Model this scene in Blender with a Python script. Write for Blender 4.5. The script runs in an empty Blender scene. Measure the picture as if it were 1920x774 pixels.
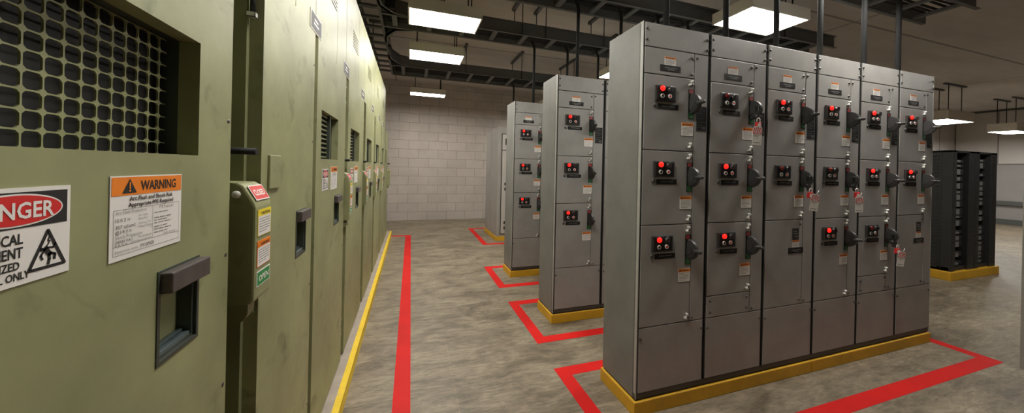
import bpy, bmesh, math, random
from mathutils import Matrix, Vector
random.seed(7)
PI = math.pi
COL = bpy.context.scene.collection
SC = bpy.context.scene

# ------------------------------------------------------------------ materials
def _nodes(name):
    m = bpy.data.materials.new(name); m.use_nodes = True
    nt = m.node_tree
    return m, nt, nt.nodes['Principled BSDF'], nt.nodes, nt.links

def srgb(r, g, b):
    f = lambda c: (c/255/12.92 if c/255 <= 0.04045 else ((c/255+0.055)/1.055)**2.4)
    return (f(r), f(g), f(b), 1)

def paint(name, col, rough=0.5, metal=0.0, var=0.0, scale=6.0, stretch=(1, 1, 1), bump=0.0, spec=0.5, scuff=None, scuff_amt=0.0, scuff_scale=14.0):
    """plain or worn paint: base colour with soft blotches and optional darker scuff marks"""
    m, nt, b, N, L = _nodes(name)
    b.inputs['Roughness'].default_value = rough
    b.inputs['Metallic'].default_value = metal
    b.inputs['Specular IOR Level'].default_value = spec
    b.inputs['Base Color'].default_value = col
    if var or scuff or bump:
        g = N.new('ShaderNodeNewGeometry')
        mp = N.new('ShaderNodeMapping'); mp.inputs['Scale'].default_value = stretch
        L.new(g.outputs['Position'], mp.inputs['Vector'])
        last = None
        if var:
            n = N.new('ShaderNodeTexNoise'); n.inputs['Scale'].default_value = scale
            n.inputs['Detail'].default_value = 6; n.inputs['Roughness'].default_value = 0.62
            L.new(mp.outputs[0], n.inputs['Vector'])
            r = N.new('ShaderNodeValToRGB')
            r.color_ramp.elements[0].position = 0.28; r.color_ramp.elements[1].position = 0.72
            lo = [max(0, c*(1-var)) for c in col[:3]]; hi = [min(1, c*(1+var)) for c in col[:3]]
            r.color_ramp.elements[0].color = (*lo, 1); r.color_ramp.elements[1].color = (*hi, 1)
            L.new(n.outputs['Fac'], r.inputs['Fac']); last = r.outputs['Color']
        if scuff:
            n2 = N.new('ShaderNodeTexNoise'); n2.inputs['Scale'].default_value = scuff_scale
            n2.inputs['Detail'].default_value = 4; n2.inputs['Roughness'].default_value = 0.55
            n2.inputs['Distortion'].default_value = 0.6
            L.new(mp.outputs[0], n2.inputs['Vector'])
            r2 = N.new('ShaderNodeValToRGB')
            r2.color_ramp.elements[0].position = 0.60; r2.color_ramp.elements[1].position = 0.74
            r2.color_ramp.elements[0].color = (0, 0, 0, 1); r2.color_ramp.elements[1].color = (scuff_amt,)*3+(1,)
            L.new(n2.outputs['Fac'], r2.inputs['Fac'])
            mx = N.new('ShaderNodeMix'); mx.data_type = 'RGBA'
            L.new(r2.outputs['Color'], mx.inputs['Factor'])
            if last: L.new(last, mx.inputs['A'])
            else: mx.inputs['A'].default_value = col
            mx.inputs['B'].default_value = scuff; last = mx.outputs['Result']
        if last: L.new(last, b.inputs['Base Color'])
        if bump:
            n3 = N.new('ShaderNodeTexNoise'); n3.inputs['Scale'].default_value = 60
            n3.inputs['Detail'].default_value = 3
            L.new(g.outputs['Position'], n3.inputs['Vector'])
            bp = N.new('ShaderNodeBump'); bp.inputs['Strength'].default_value = bump; bp.inputs['Distance'].default_value = 0.002
            L.new(n3.outputs['Fac'], bp.inputs['Height']); L.new(bp.outputs['Normal'], b.inputs['Normal'])
    return m

def glow(name, col, strength):
    m, nt, b, N, L = _nodes(name)
    b.inputs['Base Color'].default_value = col
    b.inputs['Emission Color'].default_value = col
    b.inputs['Emission Strength'].default_value = strength
    return m

def floor_mat():
    m, nt, b, N, L = _nodes('worn_concrete_floor')
    g = N.new('ShaderNodeNewGeometry')
    mp = N.new('ShaderNodeMapping'); mp.inputs['Scale'].default_value = (0.75, 1.7, 1); mp.inputs['Rotation'].default_value = (0, 0, 0.12)
    L.new(g.outputs['Position'], mp.inputs['Vector'])
    n = N.new('ShaderNodeTexNoise'); n.inputs['Scale'].default_value = 3.2; n.inputs['Detail'].default_value = 9; n.inputs['Roughness'].default_value = 0.68; n.inputs['Distortion'].default_value = 0.7
    L.new(mp.outputs[0], n.inputs['Vector'])
    r = N.new('ShaderNodeValToRGB'); e = r.color_ramp.elements
    e[0].position = 0.30; e[0].color = (0.105, 0.084, 0.058, 1)
    e[1].position = 0.68; e[1].color = (0.350, 0.300, 0.225, 1)
    x = e.new(0.48); x.color = (0.222, 0.186, 0.136, 1)
    L.new(n.outputs['Fac'], r.inputs['Fac'])
    # long fine scrape streaks
    mp2 = N.new('ShaderNodeMapping'); mp2.inputs['Scale'].default_value = (3.0, 16, 1); mp2.inputs['Rotation'].default_value = (0, 0, 0.5)
    L.new(g.outputs['Position'], mp2.inputs['Vector'])
    n2 = N.new('ShaderNodeTexNoise'); n2.inputs['Scale'].default_value = 2.4; n2.inputs['Detail'].default_value = 8; n2.inputs['Roughness'].default_value = 0.7; n2.inputs['Distortion'].default_value = 1.2
    L.new(mp2.outputs[0], n2.inputs['Vector'])
    r2 = N.new('ShaderNodeValToRGB')
    r2.color_ramp.elements[0].position = 0.36; r2.color_ramp.elements[0].color = (0.62, 0.60, 0.57, 1)
    r2.color_ramp.elements[1].position = 0.62; r2.color_ramp.elements[1].color = (1.12, 1.1, 1.06, 1)
    L.new(n2.outputs['Fac'], r2.inputs['Fac'])
    mx = N.new('ShaderNodeMix'); mx.data_type = 'RGBA'; mx.blend_type = 'MULTIPLY'; mx.inputs['Factor'].default_value = 1
    L.new(r.outputs['Color'], mx.inputs['A']); L.new(r2.outputs['Color'], mx.inputs['B'])
    # sawn joints in a wide square pattern
    br = N.new('ShaderNodeTexBrick'); br.offset = 0
    br.inputs['Scale'].default_value = 1; br.inputs['Mortar Size'].default_value = 0.004; br.inputs['Mortar Smooth'].default_value = 0.3
    br.inputs['Brick Width'].default_value = 1.5; br.inputs['Row Height'].default_value = 1.85
    br.inputs['Color1'].default_value = (1, 1, 1, 1); br.inputs['Color2'].default_value = (1, 1, 1, 1); br.inputs['Mortar'].default_value = (1.25, 1.22, 1.15, 1)
    off = N.new('ShaderNodeMapping'); off.inputs['Location'].default_value = (1.2, 1.43, 0)
    L.new(g.outputs['Position'], off.inputs['Vector']); L.new(off.outputs[0], br.inputs['Vector'])
    mx2 = N.new('ShaderNodeMix'); mx2.data_type = 'RGBA'; mx2.blend_type = 'MULTIPLY'; mx2.inputs['Factor'].default_value = 0.6
    L.new(mx.outputs['Result'], mx2.inputs['A']); L.new(br.outputs['Color'], mx2.inputs['B'])
    L.new(mx2.outputs['Result'], b.inputs['Base Color'])
    rr = N.new('ShaderNodeMapRange'); rr.inputs['To Min'].default_value = 0.36; rr.inputs['To Max'].default_value = 0.62
    L.new(n.outputs['Fac'], rr.inputs['Value']); L.new(rr.outputs[0], b.inputs['Roughness'])
    b.inputs['Specular IOR Level'].default_value = 0.45
    bp = N.new('ShaderNodeBump'); bp.inputs['Strength'].default_value = 0.12; bp.inputs['Distance'].default_value = 0.004
    L.new(n2.outputs['Fac'], bp.inputs['Height']); L.new(bp.outputs['Normal'], b.inputs['Normal'])
    return m

def block_mat():
    """painted concrete block wall; coordinates x along the wall, z up"""
    m, nt, b, N, L = _nodes('painted_concrete_block')
    g = N.new('ShaderNodeNewGeometry')
    sp = N.new('ShaderNodeSeparateXYZ'); cb = N.new('ShaderNodeCombineXYZ')
    L.new(g.outputs['Position'], sp.inputs[0])
    ad = N.new('ShaderNodeMath'); ad.operation = 'ADD'
    L.new(sp.outputs['X'], ad.inputs[0]); L.new(sp.outputs['Y'], ad.inputs[1])
    L.new(ad.outputs[0], cb.inputs['X']); L.new(sp.outputs['Z'], cb.inputs['Y'])
    wob = N.new('ShaderNodeTexNoise'); wob.inputs['Scale'].default_value = 2.2; wob.inputs['Detail'].default_value = 4
    L.new(g.outputs['Position'], wob.inputs['Vector'])
    vm = N.new('ShaderNodeVectorMath'); vm.operation = 'MULTIPLY_ADD'; vm.inputs[1].default_value = (0.02, 0.03, 0)
    L.new(wob.outputs['Color'], vm.inputs[0]); L.new(cb.outputs[0], vm.inputs[2])
    br = N.new('ShaderNodeTexBrick')
    br.inputs['Scale'].default_value = 1; br.inputs['Mortar Size'].default_value = 0.006; br.inputs['Mortar Smooth'].default_value = 0.6
    br.inputs['Brick Width'].default_value = 0.50; br.inputs['Row Height'].default_value = 0.235
    br.inputs['Color1'].default_value = (0.50, 0.46, 0.425, 1); br.inputs['Color2'].default_value = (0.555, 0.51, 0.47, 1); br.inputs['Mortar'].default_value = (0.27, 0.245, 0.22, 1)
    L.new(vm.outputs[0], br.inputs['Vector'])
    n = N.new('ShaderNodeTexNoise'); n.inputs['Scale'].default_value = 1.4; n.inputs['Detail'].default_value = 8; n.inputs['Roughness'].default_value = 0.7
    L.new(g.outputs['Position'], n.inputs['Vector'])
    r = N.new('ShaderNodeValToRGB'); r.color_ramp.elements[0].position = 0.3; r.color_ramp.elements[1].position = 0.7
    r.color_ramp.elements[0].color = (0.86, 0.85, 0.83, 1); r.color_ramp.elements[1].color = (1.08, 1.07, 1.06, 1)
    L.new(n.outputs['Fac'], r.inputs['Fac'])
    mx = N.new('ShaderNodeMix'); mx.data_type = 'RGBA'; mx.blend_type = 'MULTIPLY'; mx.inputs['Factor'].default_value = 1
    L.new(br.outputs['Color'], mx.inputs['A']); L.new(r.outputs['Color'], mx.inputs['B']); L.new(mx.outputs['Result'], b.inputs['Base Color'])
    bp = N.new('ShaderNodeBump'); bp.inputs['Strength'].default_value = 0.5; bp.inputs['Distance'].default_value = 0.012; bp.invert = True
    L.new(br.outputs['Fac'], bp.inputs['Height'])
    bp2 = N.new('ShaderNodeBump'); bp2.inputs['Strength'].default_value = 0.25; bp2.inputs['Distance'].default_value = 0.01
    n3 = N.new('ShaderNodeTexNoise'); n3.inputs['Scale'].default_value = 24; n3.inputs['Detail'].default_value = 4
    L.new(g.outputs['Position'], n3.inputs['Vector'])
    L.new(n3.outputs['Fac'], bp2.inputs['Height']); L.new(bp.outputs['Normal'], bp2.inputs['Normal']); L.new(bp2.outputs['Normal'], b.inputs['Normal'])
    b.inputs['Roughness'].default_value = 0.75
    return m

def ceiling_mat():
    m, nt, b, N, L = _nodes('raw_concrete_ceiling')
    g = N.new('ShaderNodeNewGeometry')
    mp = N.new('ShaderNodeMapping'); mp.inputs['Scale'].default_value = (0.6, 2.2, 1)
    L.new(g.outputs['Position'], mp.inputs['Vector'])
    n = N.new('ShaderNodeTexNoise'); n.inputs['Scale'].default_value = 1.3; n.inputs['Detail'].default_value = 7; n.inputs['Roughness'].default_value = 0.65
    L.new(mp.outputs[0], n.inputs['Vector'])
    r = N.new('ShaderNodeValToRGB'); r.color_ramp.elements[0].position = 0.3; r.color_ramp.elements[1].position = 0.72
    r.color_ramp.elements[0].color = (0.50, 0.46, 0.42, 1); r.color_ramp.elements[1].color = (0.62, 0.59, 0.555, 1)
    L.new(n.outputs['Fac'], r.inputs['Fac'])
    br = N.new('ShaderNodeTexBrick'); br.offset = 0
    br.inputs['Scale'].default_value = 1; br.inputs['Mortar Size'].default_value = 0.02; br.inputs['Mortar Smooth'].default_value = 0.2
    br.inputs['Brick Width'].default_value = 6.4; br.inputs['Row Height'].default_value = 2.9
    br.inputs['Color1'].default_value = (1, 1, 1, 1); br.inputs['Color2'].default_value = (1, 1, 1, 1); br.inputs['Mortar'].default_value = (0.5, 0.5, 0.5, 1)
    of = N.new('ShaderNodeMapping'); of.inputs['Location'].default_value = (0.4, 0.0, 0)
    L.new(g.outputs['Position'], of.inputs['Vector']); L.new(of.outputs[0], br.inputs['Vector'])
    mx = N.new('ShaderNodeMix'); mx.data_type = 'RGBA'; mx.blend_type = 'MULTIPLY'; mx.inputs['Factor'].default_value = 1
    L.new(r.outputs['Color'], mx.inputs['A']); L.new(br.outputs['Color'], mx.inputs['B']); L.new(mx.outputs['Result'], b.inputs['Base Color'])
    b.inputs['Roughness'].default_value = 0.9
    return m

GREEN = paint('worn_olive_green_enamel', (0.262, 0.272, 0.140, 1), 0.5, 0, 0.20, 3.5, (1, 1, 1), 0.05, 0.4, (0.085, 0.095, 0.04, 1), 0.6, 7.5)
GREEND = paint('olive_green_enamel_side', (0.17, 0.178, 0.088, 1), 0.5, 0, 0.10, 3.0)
GREY = paint('grey_metallic_enamel', (0.295, 0.289, 0.278, 1), 0.45, 0.0, 0.13, 5.0, (1, 1, 1), 0.05, 0.5)
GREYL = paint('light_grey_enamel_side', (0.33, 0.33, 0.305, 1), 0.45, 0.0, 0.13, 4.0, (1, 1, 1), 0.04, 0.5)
PALE = paint('pale_grey_enamel', (0.42, 0.40, 0.37, 1), 0.5, 0.0, 0.05, 4.0)
PALEB = paint('warm_grey_enamel', (0.30, 0.285, 0.265, 1), 0.5, 0.0, 0.06, 4.0)
GAP = paint('black_gap_shade', (0.018, 0.018, 0.017, 1), 0.7)  # black fill: shade of the recesses put into the colour
SILL = paint('dark_grey_sill', (0.06, 0.06, 0.058, 1), 0.5, 0.2)
YELLOW = paint('safety_yellow_paint', (0.60, 0.335, 0.018, 1), 0.55, 0, 0.14, 4.0, (1, 1, 1), 0, 0.4, (0.30, 0.18, 0.03, 1), 0.4, 7)
YELLOWB = paint('worn_yellow_stripe_paint', (0.80, 0.56, 0.04, 1), 0.6, 0, 0.12, 9.0, (1, 1, 1), 0.1, 0.3, (0.45, 0.38, 0.22, 1), 0.5, 18)
RED = paint('red_floor_tape', (0.62, 0.012, 0.010, 1), 0.6, 0, 0.10, 3.0, (1, 1, 1), 0, 0.2)
CONC = paint('plinth_concrete', (0.36, 0.31, 0.26, 1), 0.85, 0, 0.16, 9.0, (1, 1, 1), 0.3)
BLACK = paint('black_plastic', (0.012, 0.012, 0.012, 1), 0.6, spec=0.25)
DARK = paint('charcoal_plastic', (0.040, 0.039, 0.039, 1), 0.42, spec=0.45)
DIMRED = paint('dull_red_indicator', (0.26, 0.03, 0.028, 1), 0.6)
DIMGRN = paint('dull_green_indicator', (0.02, 0.12, 0.035, 1), 0.6)
STEEL = paint('galvanised_dark_steel', (0.115, 0.118, 0.12, 1), 0.6, 0.2, 0.10, 6.0)
CONDUIT = paint('dark_conduit', (0.016, 0.0165, 0.0175, 1), 0.65, 0.0, spec=0.25)
BRIGHT = paint('bright_zinc', (0.72, 0.71, 0.68, 1), 0.3, 0.3)
BOLT = paint('dull_bolt_steel', (0.12, 0.12, 0.12, 1), 0.35, 0.7)
WHITE = paint('white_sticker_vinyl', (0.78, 0.76, 0.73, 1), 0.5)
ORANGE = paint('orange_sticker_vinyl', (0.80, 0.22, 0.015, 1), 0.5)
STKYEL = paint('yellow_sticker_vinyl', (0.82, 0.66, 0.03, 1), 0.5)
STKRED = paint('red_sticker_vinyl', (0.62, 0.022, 0.02, 1), 0.5)
STKGRN = paint('green_sticker_vinyl', (0.02, 0.24, 0.06, 1), 0.5)
INK = paint('black_sticker_ink', (0.012, 0.012, 0.012, 1), 0.6)
GREYINK = paint('grey_sticker_ink', (0.22, 0.21, 0.2, 1), 0.6)
SILVERINK = paint('silver_plate_ink', (0.16, 0.16, 0.16, 1), 0.5)
PLATEINK = paint('dull_plate_ink', (0.07, 0.07, 0.07, 1), 0.5)
HANDLE = paint('brown_black_handle', (0.075, 0.062, 0.06, 1), 0.45, 0, 0.3, 30)
TEAL = paint('dark_frame_enamel', (0.05, 0.062, 0.05, 1), 0.4, 0.2)
LEDGE = paint('blued_steel_ledge', (0.13, 0.17, 0.18, 1), 0.3, 0.6)
LAMP = glow('white_lamp_diffuser', (1.0, 0.955, 0.88, 1), 46.0)
LENS_ON = glow('lit_red_lens', (1.0, 0.010, 0.006, 1), 2.2)
LENS_OFF = paint('unlit_red_lens', (0.16, 0.012, 0.01, 1), 0.2)
HOUSING = paint('lamp_housing_sheet', (0.70, 0.66, 0.58, 1), 0.5)
RACK = paint('black_rack_sheet', (0.026, 0.026, 0.026, 1), 0.5, 0.2)
MODULE = paint('grey_rack_module', (0.19, 0.19, 0.19, 1), 0.45, 0.3)
WALLP = paint('white_wall_panel', (0.52, 0.49, 0.465, 1), 0.6, 0, 0.05, 1.5)
WALLG = paint('grey_lower_wall', (0.30, 0.29, 0.285, 1), 0.7, 0, 0.08, 1.5)
SKIRT = paint('dark_baseboard', (0.09, 0.096, 0.092, 1), 0.6)
GLASS_DARK = paint('dark_window_glass', (0.02, 0.026, 0.02, 1), 0.12, 0, 0, spec=0.6)
FLOOR = floor_mat(); BLOCK = block_mat(); CEIL = ceiling_mat()

# ------------------------------------------------------------------ mesh builder
_text_cache = {}
def text_shape(s, bold):
    key = (s, bold)
    if key not in _text_cache:
        cu = bpy.data.curves.new('lettering', 'FONT'); cu.body = s; cu.size = 1; cu.offset = 0.022 if bold else 0.0
        cu.resolution_u = 2; cu.fill_mode = 'FRONT'
        o = bpy.data.objects.new('lettering', cu)
        me = bpy.data.meshes.new_from_object(o)
        vs = [(v.co.x, v.co.y) for v in me.vertices]; fs = [tuple(p.vertices) for p in me.polygons]
        bpy.data.objects.remove(o); bpy.data.curves.remove(cu); bpy.data.meshes.remove(me)
        _text_cache[key] = (vs, fs)
    return _text_cache[key]

FACE_ROW = Matrix(((1, 0, 0, 0), (0, 0, -1, 0), (0, 1, 0, 0), (0, 0, 0, 1)))   # u->x, v->z, w->-y
FACE_AISLE = Matrix(((0, 0, 1, 0), (1, 0, 0, 0), (0, 1, 0, 0), (0, 0, 0, 1)))  # u->y, v->z, w->x
IDENT = Matrix.Identity(4)

class MB:
    def __init__(self, M=IDENT):
        self.bm = bmesh.new(); self.mats = []; self.M = M.copy()
    def mi(self, m):
        if m not in self.mats: self.mats.append(m)
        return self.mats.index(m)
    def add(self, verts, faces, mat, smooth=False):
        i = self.mi(mat)
        vs = [self.bm.verts.new(self.M @ Vector(v)) for v in verts]
        out = []
        for f in faces:
            try:
                fc = self.bm.faces.new([vs[k] for k in f])
            except ValueError:
                continue
            fc.material_index = i; fc.smooth = smooth; out.append(fc)
        return vs, out
    def box(self, x0, x1, y0, y1, z0, z1, mat, bevel=0.0, seg=2):
        v = [(x0, y0, z0), (x1, y0, z0), (x1, y1, z0), (x0, y1, z0), (x0, y0, z1), (x1, y0, z1), (x1, y1, z1), (x0, y1, z1)]
        f = [(0, 3, 2, 1), (4, 5, 6, 7), (0, 1, 5, 4), (1, 2, 6, 5), (2, 3, 7, 6), (3, 0, 4, 7)]
        vs, fs = self.add(v, f, mat)
        if bevel > 0:
            es = list({e for fc in fs for e in fc.edges})
            bmesh.ops.bevel(self.bm, geom=es, offset=bevel, segments=seg, affect='EDGES', profile=0.5)
        return self
    def prism(self, pts, w0, w1, mat, smooth=False):
        """polygon in local (u,v) extruded along w"""
        n = len(pts)
        v = [(p[0], p[1], w0) for p in pts] + [(p[0], p[1], w1) for p in pts]
        f = [tuple(range(n-1, -1, -1)), tuple(range(n, 2*n))] + [(i, (i+1) % n, n+(i+1) % n, n+i) for i in range(n)]
        self.add(v, f, mat, False)
        return self
    def poly(self, pts, w, mat):
        self.add([(p[0], p[1], w) for p in pts], [tuple(range(len(pts)))], mat); return self
    def rect(self, u0, v0, u1, v1, w, mat):
        return self.poly([(u0, v0), (u1, v0), (u1, v1), (u0, v1)], w, mat)
    def stroke(self, pts, t, w, mat):
        for a, b in zip(pts, pts[1:]):
            d = Vector((b[0]-a[0], b[1]-a[1]));
            if d.length < 1e-9: continue
            n = Vector((-d.y, d.x)).normalized()*t/2; e = d.normalized()*t*0.25
            self.poly([(a[0]-n.x-e.x, a[1]-n.y-e.y), (b[0]-n.x+e.x, b[1]-n.y+e.y), (b[0]+n.x+e.x, b[1]+n.y+e.y), (a[0]+n.x-e.x, a[1]+n.y-e.y)], w, mat)
        return self
    def ellipse(self, cu, cv, ru, rv, w, mat, n=40):
        return self.poly([(cu+ru*math.cos(2*PI*i/n), cv+rv*math.sin(2*PI*i/n)) for i in range(n)], w, mat)
    def text(self, s, u, v, h, w, mat, width=None, align='L', bold=True):
        """cap height h, baseline v; width forces the line width"""
        vs, fs = text_shape(s, bold)
        if not vs: return self
        x0 = min(p[0] for p in vs); x1 = max(p[0] for p in vs)
        sy = h/0.70; sx = sy if width is None else width/(x1-x0)
        wd = (x1-x0)*sx
        o = u if align == 'L' else (u-wd/2 if align == 'C' else u-wd)
        self.add([(o+(p[0]-x0)*sx, v+p[1]*sy, w) for p in vs], fs, mat)
        return self
    def lathe(self, prof, c, axis, mat, n=24, smooth=True):
        """prof: (radius, distance along axis)"""
        ax = Vector(axis).normalized(); t = Vector((0, 0, 1)) if abs(ax.z) < 0.9 else Vector((1, 0, 0))
        a = ax.cross(t).normalized(); b = ax.cross(a); c = Vector(c)
        v = []; f = []
        for r, d in prof:
            for i in range(n):
                th = 2*PI*i/n; v.append(c+ax*d+(a*math.cos(th)+b*math.sin(th))*r)
        m = len(prof)
        for j in range(m-1):
            for i in range(n):
                f.append((j*n+i, j*n+(i+1) % n, (j+1)*n+(i+1) % n, (j+1)*n+i))
        vs, fs = self.add(v, f, mat, smooth)
        if prof[0][0] > 1e-6: self._cap(vs[:n], mat, True)
        if prof[-1][0] > 1e-6: self._cap(vs[-n:], mat, False)
        return self
    def _cap(self, ring, mat, rev):
        try:
            fc = self.bm.faces.new(list(reversed(ring)) if rev else ring); fc.material_index = self.mi(mat)
        except ValueError: pass
    def cyl(self, p, q, r, mat, n=12, smooth=True):
        p = Vector(p); q = Vector(q)
        return self.lathe([(r, 0), (r, (q-p).length)], p, q-p, mat, n, smooth)
    def tube(self, pts, r, mat, n=10):
        pts = [Vector(p) for p in pts]; rings = []; v = []; f = []
        up = None
        for k, p in enumerate(pts):
            d = (pts[min(k+1, len(pts)-1)]-pts[max(k-1, 0)]).normalized()
            if up is None: up = d.orthogonal().normalized()
            up = (up-d*up.dot(d)).normalized(); s = d.cross(up)
            for i in range(n):
                th = 2*PI*i/n; v.append(p+(up*math.cos(th)+s*math.sin(th))*r)
        for j in range(len(pts)-1):
            for i in range(n):
                f.append((j*n+i, j*n+(i+1) % n, (j+1)*n+(i+1) % n, (j+1)*n+i))
        vs, fs = self.add(v, f, mat, True)
        self._cap(vs[:n], mat, True); self._cap(vs[-n:], mat, False)
        return self
    def plate(self, u0, u1, v0, v1, w0, w1, holes, mat):
        """flat plate in (u,v), front at w1, back at w0, with rectangular holes that go right through"""
        us = sorted({u0, u1, *[h[0] for h in holes], *[h[1] for h in holes]}); vs_ = sorted({v0, v1, *[h[2] for h in holes], *[h[3] for h in holes]})
        solid = {}
        for i in range(len(us)-1):
            for j in range(len(vs_)-1):
                cu = (us[i]+us[i+1])/2; cv = (vs_[j]+vs_[j+1])/2
                solid[i, j] = not any(h[0] < cu < h[1] and h[2] < cv < h[3] for h in holes)
        for (i, j), s in solid.items():
            if not s: continue
            a, b, c, d = us[i], us[i+1], vs_[j], vs_[j+1]
            self.add([(a, c, w1), (b, c, w1), (b, d, w1), (a, d, w1)], [(0, 1, 2, 3)], mat)
            self.add([(a, c, w0), (b, c, w0), (b, d, w0), (a, d, w0)], [(3, 2, 1, 0)], mat)
            for (di, dj), (p, q) in {(-1, 0): ((a, d), (a, c)), (1, 0): ((b, c), (b, d)), (0, -1): ((a, c), (b, c)), (0, 1): ((b, d), (a, d))}.items():
                if not solid.get((i+di, j+dj), False):
                    self.add([(p[0], p[1], w0), (q[0], q[1], w0), (q[0], q[1], w1), (p[0], p[1], w1)], [(0, 1, 2, 3)], mat)
        bmesh.ops.remove_doubles(self.bm, verts=self.bm.verts, dist=1e-6)
        return self
    def mesh(self, name):
        bmesh.ops.recalc_face_normals(self.bm, faces=[f for f in self.bm.faces]) if getattr(self, 'recalc', True) else None
        me = bpy.data.meshes.new(name); self.bm.to_mesh(me); self.bm.free()
        for m in self.mats: me.materials.append(m)
        return me

def put(name, me, parent=None, loc=(0, 0, 0), rot=(0, 0, 0)):
    if isinstance(me, MB): me = me.mesh(name)
    o = bpy.data.objects.new(name, me); COL.objects.link(o); o.location = loc; o.rotation_euler = rot
    if parent: o.parent = parent
    return o
def thing(name, label, cat, loc=(0, 0, 0), group=None):
    o = bpy.data.objects.new(name, None); o.empty_display_size = 0.1; COL.objects.link(o); o.location = loc
    o['label'] = label; o['category'] = cat
    if group: o['group'] = group
    return o
def tag(o, label, cat, group=None):
    o['label'] = label; o['category'] = cat
    if group: o['group'] = group
    return o
def struct(name, mb):
    o = put(name, mb); o['kind'] = 'structure'; return o

# ------------------------------------------------------------------ room
XL, XR, YF, YB, YB2, XJ, HC = -1.30, 17.8, -3.6, 8.80, 5.90, 9.0, 3.62
struct('floor', MB().box(XL-0.1, XR+0.1, YF-0.1, YB+0.1, -0.1, 0, FLOOR))
struct('ceiling', MB().box(XL-0.1, XR+0.1, YF-0.1, YB+0.1, HC, HC+0.1, CEIL))
struct('wall_left', MB().box(XL-0.1, XL, YF, YB, 0, HC, BLOCK))
struct('wall_back', MB().box(XL, XJ, YB, YB+0.1, 0, HC, BLOCK))
struct('wall_front', MB().box(XL, XR, YF-0.1, YF, 0, HC, BLOCK))
w = MB()
w.box(XJ, XJ+0.1, YB2, YB, 0, HC, WALLP); w.box(XJ+0.1, XR, YB2, YB2+0.1, 0, HC, WALLP)
for x in (11.2, 13.4, 15.6, 16.8): w.box(x-0.012, x+0.012, YB2-0.006, YB2, 1.92, HC, WALLG)
struct('wall_back_right', w)
w = MB(); w.box(XR, XR+0.1, YF, YB2, 0, HC, WALLG)
struct('wall_right', w)
# white panels on the upper part of the wall, a bumper rail and a dark baseboard below
w = MB()
ys = [YB2-0.01, 5.05, 4.05, 3.05, 1.6, 0.2, -1.2, -2.4, YF+0.01]
for a, b in zip(ys, ys[1:]): w.box(XR-0.05, XR, b+0.012, a-0.012, 1.90, HC-0.06, WALLP, 0.004)
w.box(XR-0.03, XR, YF+0.01, YB2-0.01, 1.89, HC-0.05, GREYINK)
w.box(XR-0.09, XR, YF+0.01, YB2-0.01, HC-0.06, HC, SKIRT)
struct('trim_1', w)
w = MB(); w.box(XR-0.08, XR-0.03, YF+0.02, YB2-0.02, 0.60, 0.74, SKIRT, 0.01)
for y in (5.5, 4.0, 2.5, 1.0, -0.5, -2.0): w.box(XR-0.03, XR, y, y+0.08, 0.63, 0.71, SKIRT)
struct('trim_2', w)
struct('baseboard_right', MB().box(XR-0.02, XR, YF, YB2, 0, 0.17, SKIRT))
struct('baseboard_back', MB().box(XJ+0.1, XR-0.02, YB2-0.02, YB2, 0, 0.17, SKIRT))

# ------------------------------------------------------------------ floor tape
def tape_frame(x0, x1, y0, y1, t, label):
    m = MB(); h = 0.0015
    m.box(x0, x1, y0, y0+t, 0, h, RED); m.box(x0, x1, y1-t, y1, 0, h, RED)
    m.box(x0, x0+t, y0+t, y1-t, 0, h, RED); m.box(x1-t, x1, y0+t, y1-t, 0, h, RED)
    tag(put('floor_tape', m), label, 'floor tape', None)
tape_frame(1.005, 4.435, 1.215, 2.085, 0.095, 'red floor tape frame around the nearest long row of grey cabinets')
tape_frame(1.018, 4.40, 2.42, 3.262, 0.092, 'red floor tape frame around the second row of grey cabinets')
tape_frame(1.03, 4.40, 3.665, 4.505, 0.092, 'red floor tape frame around the third row of grey cabinets')
tape_frame(1.30, 3.4, 5.78, 7.41, 0.095, 'red floor tape frame around the pale cabinet by the block wall')
m = MB(); m.box(-0.076, 0.027, -1.5, 6.83, 0, 0.0015, RED); m.box(-0.345, 0.027, 6.83, 6.925, 0, 0.0015, RED)
tag(put('floor_tape', m), 'long red floor tape line running beside the green cabinets', 'floor tape')

# ------------------------------------------------------------------ stickers shared by many cabinets
def dash_lines(m, u0, v0, u1, rows, dv, t, w, mat, seed=0):
    rnd = random.Random(seed)
    for k in range(rows):
        v = v0-k*dv; u = u0
        while u < u1-0.05*(u1-u0):
            l = (u1-u0)*rnd.uniform(0.10, 0.28); e = min(u+l, u1*1.0 if k < rows-1 else u0+(u1-u0)*0.7)
            if e <= u: break
            m.rect(u, v, e, v+t, w, mat); u = e+(u1-u0)*0.035
def small_sticker(M, wd, ht, head=ORANGE, word='WARNING', border=None):
    """header band over a white body of fine print; origin at its middle"""
    m = MB(M); a, b = wd/2, ht/2
    m.box(-a, a, -b, b, 0, 0.0012, border or WHITE)
    k = 0.05*wd if border else 0
    m.rect(-a+k, -b+k, a-k, b*0.5, 0.0016, WHITE)
    m.rect(-a+k*0.3, b*0.5, a-k*0.3, b-k*0.3, 0.0016, head)
    m.text(word, 0.06*wd, b*0.62, ht*0.11, 0.0020, INK, width=wd*0.62, align='C')
    m.poly([(-a*0.86, b*0.58), (-a*0.52, b*0.58), (-a*0.69, b*0.92)], 0.0020, INK)
    dash_lines(m, -a*0.84, b*0.28, a*0.84, 6, ht*0.105, ht*0.035, 0.0020, GREYINK, 3)
    return m
def bolt_on(m, u, v, r=0.007):
    m.lathe([(r*1.3, 0), (r*1.3, 0.0015), (r, 0.002), (r*0.9, 0.006), (r*0.4, 0.0075)], (u, v, 0), (0, 0, 1), BOLT, 10)

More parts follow.
